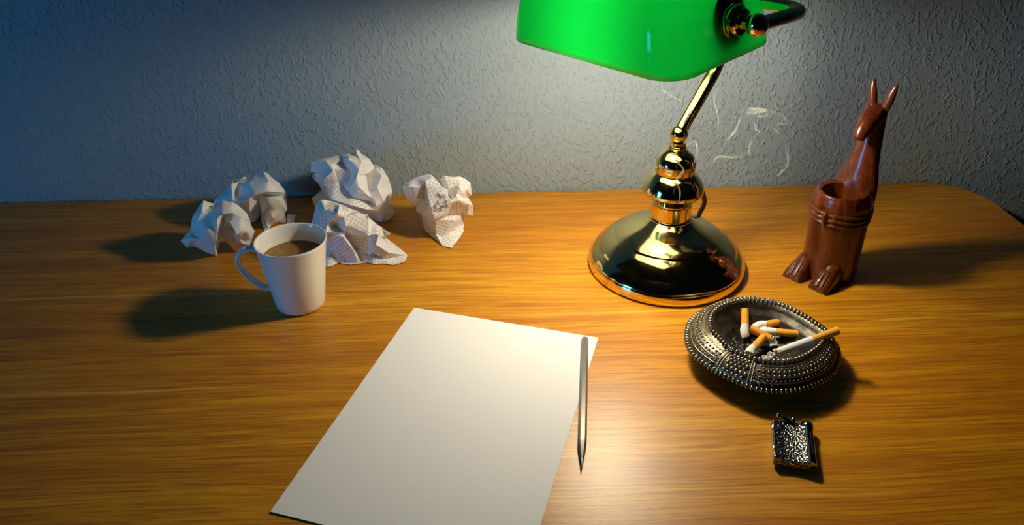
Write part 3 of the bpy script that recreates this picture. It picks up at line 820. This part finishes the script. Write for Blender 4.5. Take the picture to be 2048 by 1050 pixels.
obj('outer_beaded_edge', bm, RAISED, ash, 180)
bm = BM()
for p, t in along(lerp_ring(.99, ZR+.0006), 76): ball(bm, p, .0022, 8, (.74, 1.3, 1.15), yrot(t))
obj('beaded_rim', bm, RAISED, ash, 180)
def band_z(f):
    xs = [(0, ZO), (.02, ZO+.001), (.12, ZO+.005), (.30, ZO+.0085), (.5, ZO+.0112), (.72, ZO+.0132), (.86, ZR-.002), (1, ZR)]
    for (a, za), (b, zb) in zip(xs, xs[1:]):
        if a <= f <= b: return za+(zb-za)*(f-a)/(b-a)
    return ZR
# angular gap for the bead panel, on the side towards the viewer
pang = math.atan2((at(1470, 738, .03)-cen).y, (at(1470, 738, .03)-cen).x)
def angdiff(p): 
    a = math.atan2(p.y-cen.y, p.x-cen.x)-pang
    return (a+pi) % (2*pi)-pi
bm = BM()
for f, n, r in ((.21, 104, .0010), (.37, 84, .00150), (.52, 80, .00150), (.66, 90, .0009)):
    for p, t in along(lerp_ring(f, band_z(f)), n):
        if abs(angdiff(p)) > .30: ball(bm, p, r, 6, (1, 1, 1), yrot(t))
for f, r in ((.30, .0006), (.14, .0006), (.57, .0006), (.74, .0007), (.80, .0005)):
    ringp = [p for p in lerp_ring(f, band_z(f))]
    k0 = max(range(NA), key=lambda k: abs(angdiff(ringp[k])))
    seqp = [ringp[(k0+k) % NA] for k in range(NA+1)]
    part_ = []
    for p in seqp:
        if abs(angdiff(p)) > .29: part_.append(p)
        elif part_:
            if len(part_) > 2: tube(bm, part_, r, 6)
            part_ = []
    if len(part_) > 2: tube(bm, part_, r, 6)
obj('ornament_band', bm, RAISED, ash, 180)
bm = BM()
def band_pt(da, f):
    a = pang+da; k = (a % (2*pi))/(2*pi)*NA; k0 = int(k) % NA; t = k-int(k)
    p = RO[k0].lerp(RR[k0], f).lerp(RO[(k0+1) % NA].lerp(RR[(k0+1) % NA], f), t); return V((p.x, p.y, band_z(max(0, f))))
for i_ in range(5):
    for j_ in range(6):
        ball(bm, band_pt(-.15+.30*(i_+.5*(j_ % 2))/4.5, .10+.145*j_), .00225, 10)
obj('bead_panel', bm, RAISED, ash, 180)
bm = BM()
for da in (-.22, -.265, .20, .245):
    for k in range(22): ball(bm, band_pt(da, .04+.88*k/21), .00085, 6, (1.3, 1.3, 1.1))
for da in (-.25, .23): ball(bm, band_pt(da, .97)+V((0, 0, .0008)), .0026, 12)
for sgn, a0_ in ((-1, -.29), (1, .27)):
    for m_ in range(4):
        rad_ = .06+.05*m_
        for k in range(9):
            t = pi/2*k/8
            ball(bm, band_pt(a0_+sgn*rad_*cos(t)*1.5, .04+rad_*1.9*sin(t)), .0008, 6)
obj('rope_trim', bm, RAISED, ash, 180)

# ------------------------------------------------------------------ cigarette ends
mt, nt, p = principled('cork_filter', (.80, .36, .07), .7)
fn = noise_n(nt, coords(nt), 700, 3, .6)
L(nt, ramp(nt, fn, [(.35, (.72, .26, .012)), (.55, (.82, .35, .022)), (.72, (.88, .46, .06))]), p.inputs['Base Color']); CORK = mt
CIGP = principled('cigarette_paper', (.80, .79, .76), .75)[0]
FEND = principled('filter_end', (.66, .55, .36), .85)[0]
BURNT = principled('burnt_tip', (.02, .018, .016), .9)[0]
ASHM = principled('grey_ash', (.30, .29, .28), .95)[0]
RCG = .0039
def wob(pts, rads, seed, crush):
    bm = BM(); rnd = random.Random(seed); n = len(pts); rings = []
    nrm = None
    for i_, p in enumerate(pts):
        t = (pts[min(i_+1, n-1)]-pts[max(i_-1, 0)]).normalized()
        nrm = V((0, 0, 1)) if abs(t.z) < .9 else V((1, 0, 0))
        nrm = (nrm-t*nrm.dot(t)).normalized(); bi = t.cross(nrm); cu = crush*(i_/(n-1))
        rings.append([bm.verts.new(p+(nrm*cos(2*pi*k/16)*(1-.35*cu)+bi*sin(2*pi*k/16)*(1+.2*cu))*rads[i_]*(1+cu*rnd.uniform(-.14, .14))) for k in range(16)])
    loft(bm, rings); bmesh.ops.recalc_face_normals(bm, faces=bm.faces)
    return bm
def cigarette(label, fil, pap, seed, name='cigarette_butt', crush=1.0, cat='cigarette butt', group='stubbed out cigarette butts', burnt=True):
    """fil and pap: lists of points, the filter's mouth end first, the paper from the filter on"""
    r = root(name, (fil[0]+pap[-1])/2, label, cat, group)
    f = spline(fil, 5); bm = wob(f, [RCG]*len(f), seed, .25*crush); obj('filter', bm, CORK, r, 50)
    d = (fil[0]-fil[1]).normalized()
    bm = BM(); lathe(bm, [(0, -.0003), (RCG*.86, -.0003), (RCG*.86, .00015), (0, .00015)], fil[0], 16, axis=d); obj('filter_end', bm, FEND, r)
    f = spline([fil[-1]]+pap, 6); bm = wob(f, [RCG*1.02]*(len(f)-1)+[RCG*.9], seed+1, crush); obj('paper_tube', bm, CIGP, r, 50)
    if burnt:
        d = (pap[-1]-f[-3]).normalized()
        bm = wob([pap[-1]-d*.0004, pap[-1]+d*.0012, pap[-1]+d*.0022], [RCG*.93, RCG*.85, RCG*.5], seed+2, 1.0); obj('burnt_end', bm, BURNT, r, 50)
    return r
z0 = FLOORZ+RCG
cigarette('cigarette butt standing upright against the back of the bowl', [at(1490, 619, z0+.018), at(1490, 650, z0+.009)], [at(1489, 664, z0+.005), at(1493, 676, z0+.001)], 1)
cigarette('cigarette butt bent at its white end, rearmost of those lying across the bowl', [at(1577, 641, z0+.010), at(1533, 649, z0+.0085)], [at(1521, 649, z0+.008), at(1511, 654, z0+.006), at(1507, 662, z0+.002)], 2)
cigarette('cigarette butt with its orange filter pointing right, just behind the long cigarette', [at(1600, 668, z0+.009), at(1552, 664, z0+.007)], [at(1538, 662, z0+.007), at(1526, 661, z0+.006), at(1519, 668, z0+.003)], 3)
cigarette('cigarette butt lying across the others in the middle of the bowl', [at(1500, 657, z0+.012), at(1541, 677, z0+.007)], [at(1546, 684, z0+.004), at(1548, 694, z0+.001)], 4)
cigarette('short cigarette butt nearest the front rim of the bowl', [at(1528, 674, z0+.009), at(1508, 695, z0+.006)], [at(1502, 700, z0+.005), at(1499, 707, z0+.004)], 5, burnt=False)
e1, e2 = at(1676, 661, .0435), at(1555, 705, z0+.0115)
c = cigarette('long smoking cigarette resting on the right edge of the ashtray', [e1, e1.lerp(e2, .42)], [e1.lerp(e2, .7), e2], 6, name='cigarette', crush=.06, cat='cigarette', group=None, burnt=False)
dd = (e2-e1).normalized()
bm = BM(); rr = random.Random(9)
for k in range(80):
    u = rr.random(); q = e2+dd*(.001+.013*u)+V((rr.gauss(0, .0018), rr.gauss(0, .0018), rr.gauss(0, .0012)-.003*u))
    ball(bm, q, rr.uniform(.0010, .0022)*(1-.4*u), 6, (1, rr.uniform(.6, 1), rr.uniform(.5, 1)))
mt, nt, p = principled('cigarette_ash', (.5, .48, .45), .95)
L(nt, ramp(nt, noise_n(nt, coords(nt), 900, 2), [(.32, (.10, .095, .09)), (.46, (.78, .75, .70))]), p.inputs['Base Color']); ASHTIP = mt
ao = obj('ash_tip', bm, ASHTIP, c, 60); ao['label'] = 'crumbling grey ash'
# loose ash
bm = BM(); rr = random.Random(21)
for k in range(420):
    a = rr.uniform(0, 2*pi); rad = sqrt(rr.random())*.56
    kk = int(a/(2*pi)*NA) % NA; q = cR.lerp(RR[kk], rad); q.z = FLOORZ + rr.uniform(0, .0015) + max(0, rad-.48)*.02
    box(bm, q, (rr.uniform(.0004, .0022), rr.uniform(.0004, .0016), rr.uniform(.0002, .0009)), Matrix.Rotation(rr.uniform(0, pi), 3, V((rr.random(), rr.random(), 1)).normalized()))
mt, nt, p = principled('loose_ash', (.3, .3, .3), .95)
L(nt, ramp(nt, noise_n(nt, coords(nt), 420, 1), [(.45, (.02, .02, .02)), (.56, (.6, .59, .56))]), p.inputs['Base Color'])
o = obj('ash', bm, mt, None, None, loc=V((cR.x, cR.y, FLOORZ)))
tag(o, 'loose grey and black ash flakes in the bottom of the ashtray', 'ash', kind='stuff')

# ------------------------------------------------------------------ lighter
mt, nt, p = principled('engraved_chrome', (.40, .38, .34), .17, 1.0)
en = N(nt, 'ShaderNodeTexVoronoi', Scale=560, feature='SMOOTH_F1'); L(nt, coords(nt), en.inputs['Vector'])
L(nt, bump(nt, math_n(nt, 'ADD', en.outputs[0], noise_n(nt, coords(nt), 420, 2)), .9, .0010), p.inputs['Normal']); ENGR = mt
CHROME = principled('dark_chrome', (.50, .48, .44), .12, 1.0)[0]
ZL = .0125
tl_, tr_, bl_, br_ = at(1551, 843, ZL), at(1621, 845, ZL), at(1542, 912, ZL), at(1616, 921, ZL)
lo = (tl_+tr_+bl_+br_)/4; lx = ((tr_-tl_)+(br_-bl_)).normalized(); ly = (V((-lx.y, lx.x, 0))*.45+((tl_-bl_)+(tr_-br_)).normalized()*.55).normalized(); lx = V((ly.y, -ly.x, 0))
LW = ((tr_-tl_).length+(br_-bl_).length)/4; LH = ((tl_-bl_).length+(tr_-br_).length)/4
lo.z = 0
lighter = root('lighter', lo, 'small engraved silver metal lighter with a ball-ended arm, in front of the ashtray', 'lighter')
def LP(u, v, z): return lo+lx*u+ly*v+V((0, 0, z))
bm = BM(); rings = []
nu = 24
for v in (-LH, -LH+.0006, -LH+.002, -LH*.5, 0, LH*.5, LH-.002, LH-.0006, LH):
    e = .0006 if abs(v) > LH-.0003 else 0
    ring = []
    for k in range(nu+1):
        u = -1+2*k/nu
        zt = .0098+.0026*u*u - (.0016 if abs(u) > .97 else 0) - e
        ring.append(bm.verts.new(LP(u*LW, v, zt)))
    for k in range(nu+1):
        u = 1-2*k/nu
        zb = .0022-.0010*(1-u*u) + (.0022 if abs(u) > .97 else 0) + e
        ring.append(bm.verts.new(LP(u*(LW*1.0), v, zb)))
    rings.append(ring)
loft(bm, rings); bmesh.ops.recalc_face_normals(bm, faces=bm.faces)
obj('body', bm, ENGR, lighter, 40)
bm = BM(); lathe(bm, [(0, -LH*.98), (.0042, -LH*.98), (.0047, -LH*.94), (.0047, LH*.88), (.0053, LH*.92), (.0057, LH*1.0), (.0057, LH*1.14), (.0046, LH*1.22), (0, LH*1.24)], LP(LW*1.02, 0, .0080), 28, axis=ly)
bmesh.ops.recalc_face_normals(bm, faces=bm.faces); fc = obj('fuel_tube', bm, CHROME, lighter, 40)
bm = BM(); box(bm, LP(LW*1.02+.0014, 0, .0128), (.0012, LH*1.2, .0008), Matrix((lx, ly, V((0, 0, 1)))).transposed()); obj('slot_bar', bm, CHROME, lighter)
bm = BM(); b0, b1 = at(1557, 830, .0135), at(1586, 841, .0125)
tube(bm, [b0, b0.lerp(b1, .5)-V((0, 0, .001)), b1], [.0010, .0019, .0022], 12); obj('snuffer_arm', bm, CHROME, lighter, 50)
for q, r in ((b0, .0021), (b1+V((0, 0, .0006)), .0026)):
    bm = BM(); ball(bm, q, r, 18); obj('ball_end', bm, CHROME, lighter, 180)
bm = BM(); vs = box(bm, LP(-LW*.05, LH*1.03, .0065), (LW*1.5, .005, .0075), Matrix((lx, ly, V((0, 0, 1)))).transposed())
bmesh.ops.bevel(bm, geom=bm.edges[:], offset=.0012, segments=2, affect='EDGES'); obj('top_block', bm, CHROME, lighter, 40)
bm = BM(); lathe(bm, [(0, 0), (.0020, 0), (.0020, .0010), (.0012, .0012), (0, .0008)], LP(.001, -LH, .006), 20, axis=-ly); bmesh.ops.recalc_face_normals(bm, faces=bm.faces); obj('screw', bm, CHROME, lighter, 40)

# ------------------------------------------------------------------ smoke
mt, nt, out = new_mat('thin_smoke')
tp = N(nt, 'ShaderNodeBsdfTransparent'); df = N(nt, 'ShaderNodeBsdfDiffuse'); df.inputs[0].default_value = (.85, .85, .8, 1)
tl2 = N(nt, 'ShaderNodeBsdfTranslucent'); tl2.inputs[0].default_value = (.85, .85, .8, 1)
ms = N(nt, 'ShaderNodeMixShader'); ms.inputs[0].default_value = .5; L(nt, df.outputs[0], ms.inputs[1]); L(nt, tl2.outputs[0], ms.inputs[2])
lw = N(nt, 'ShaderNodeLayerWeight', Blend=.5)
th_ = math_n(nt, 'POWER', math_n(nt, 'SUBTRACT', 1.0, lw.outputs['Facing'], True), 2.2)
pt = ramp(nt, noise_n(nt, coords(nt), 45, 3), [(.3, (.25,)*3), (.7, (1,)*3)])
al = math_n(nt, 'MULTIPLY', math_n(nt, 'MULTIPLY', th_, .23), pt)
mx = N(nt, 'ShaderNodeMixShader'); L(nt, al, mx.inputs[0]); L(nt, tp.outputs[0], mx.inputs[1]); L(nt, ms.outputs[0], mx.inputs[2]); L(nt, mx.outputs[0], out.inputs[0])
SMOKE = mt
def zs(x, y): return (1280+x/3.2816, 100+y/3.2816)
strands = [
    ([(670, 402), (720, 388), (790, 390), (850, 402), (910, 418), (950, 445), (972, 475)], [2, 4, 4, 3, 2.5, 2, 1.2], .74),
    ([(670, 405), (700, 412), (760, 410), (820, 402)], [1.5, 3, 3.5, 2], .74),
    ([(705, 428), (760, 432), (820, 432), (850, 415)], [2, 2, 2, 1], .745),
    ([(675, 430), (650, 470), (635, 515), (600, 565), (550, 610)], [1.2, 2, 2.5, 2.5, 1.5], .75),
    ([(640, 500), (610, 545), (565, 600)], [1, 2, 1], .752),
    ([(710, 435), (745, 475), (760, 520), (785, 540), (745, 580), (722, 620), (712, 690)], [1.5, 2, 2, 2, 2, 2.4, 1.5], .75),
    ([(972, 480), (905, 490), (885, 520), (930, 560), (960, 620), (970, 690), (965, 760), (900, 830), (885, 860)], [1, 2, 2, 1.6, 1.8, 2.2, 2.2, 2, 1], .74),
    ([(480, 735), (520, 700), (590, 705), (660, 700), (730, 680)], [2, 3, 2.2, 2.4, 1], .75),
    ([(485, 200), (485, 330), (510, 420), (515, 500), (520, 560)], [2.4, 2.2, 2.0, 1.8, 1.5], .88),
    ([(515, 200), (505, 260), (490, 330)], [1.5, 2, 1.5], .88),
    ([(150, 195), (150, 260), (200, 300), (270, 330), (330, 345)], [2.5, 2.2, 2, 1.6, 1.2], .90),
    ([(250, 740), (285, 790), (240, 850), (262, 930), (255, 1000)], [2, 2.2, 2, 2, 2], .69),
    ([(310, 620), (360, 600), (375, 660), (355, 740)], [1.5, 1.8, 1.8, 1], .69),
]
bm = BM()
for pts, ws, y in strands:
    wp = []
    for k, (x, yy) in enumerate(pts):
        wp.append(atY(*zs(x, yy), y+.006*sin(k*1.7)))
    sp_ = spline(wp, 8); n = len(sp_)
    rad = []
    for k in range(n):
        u = k/(n-1)*(len(ws)-1); i0 = min(int(u), len(ws)-2); rad.append((ws[i0]+(ws[i0+1]-ws[i0])*(u-i0))*.00062)
    tube(bm, sp_, rad, 14)
o = obj('smoke', bm, SMOKE, None, 180, loc=V((.28, .74, .15)))
tag(o, 'thin white wisps of cigarette smoke curling beside the lamp stem', 'smoke', kind='stuff')

# ------------------------------------------------------------------ light
w = bpy.data.worlds.new('dusk'); S.world = w; w.use_nodes = True
bg = w.node_tree.nodes['Background']; bg.inputs[0].default_value = (.10, .16, .30, 1); bg.inputs[1].default_value = .010
ld = bpy.data.lights.new('dusk_window_light', 'AREA'); ld.shape = 'RECTANGLE'; ld.size = wy1-wy0-.12; ld.size_y = wz1-wz0-.12
ld.energy = 27.0; ld.color = (.06, .45, 1.0)
lo_ = bpy.data.objects.new('dusk_window_light', ld); COL.objects.link(lo_)
lo_.location = (WX-.02, (wy0+wy1)/2, (wz0+wz1)/2); lo_.rotation_euler = (0, -pi/2, 0)

vs_ = S.view_settings; vs_.view_transform = 'Standard'; vs_.look = 'None'; vs_.gamma = 1; vs_.exposure = 0; vs_.use_curve_mapping = False
S.cycles.use_denoising = True; S.cycles.max_bounces = 10; S.cycles.transparent_max_bounces = 16
S.cycles.sample_clamp_indirect = 6
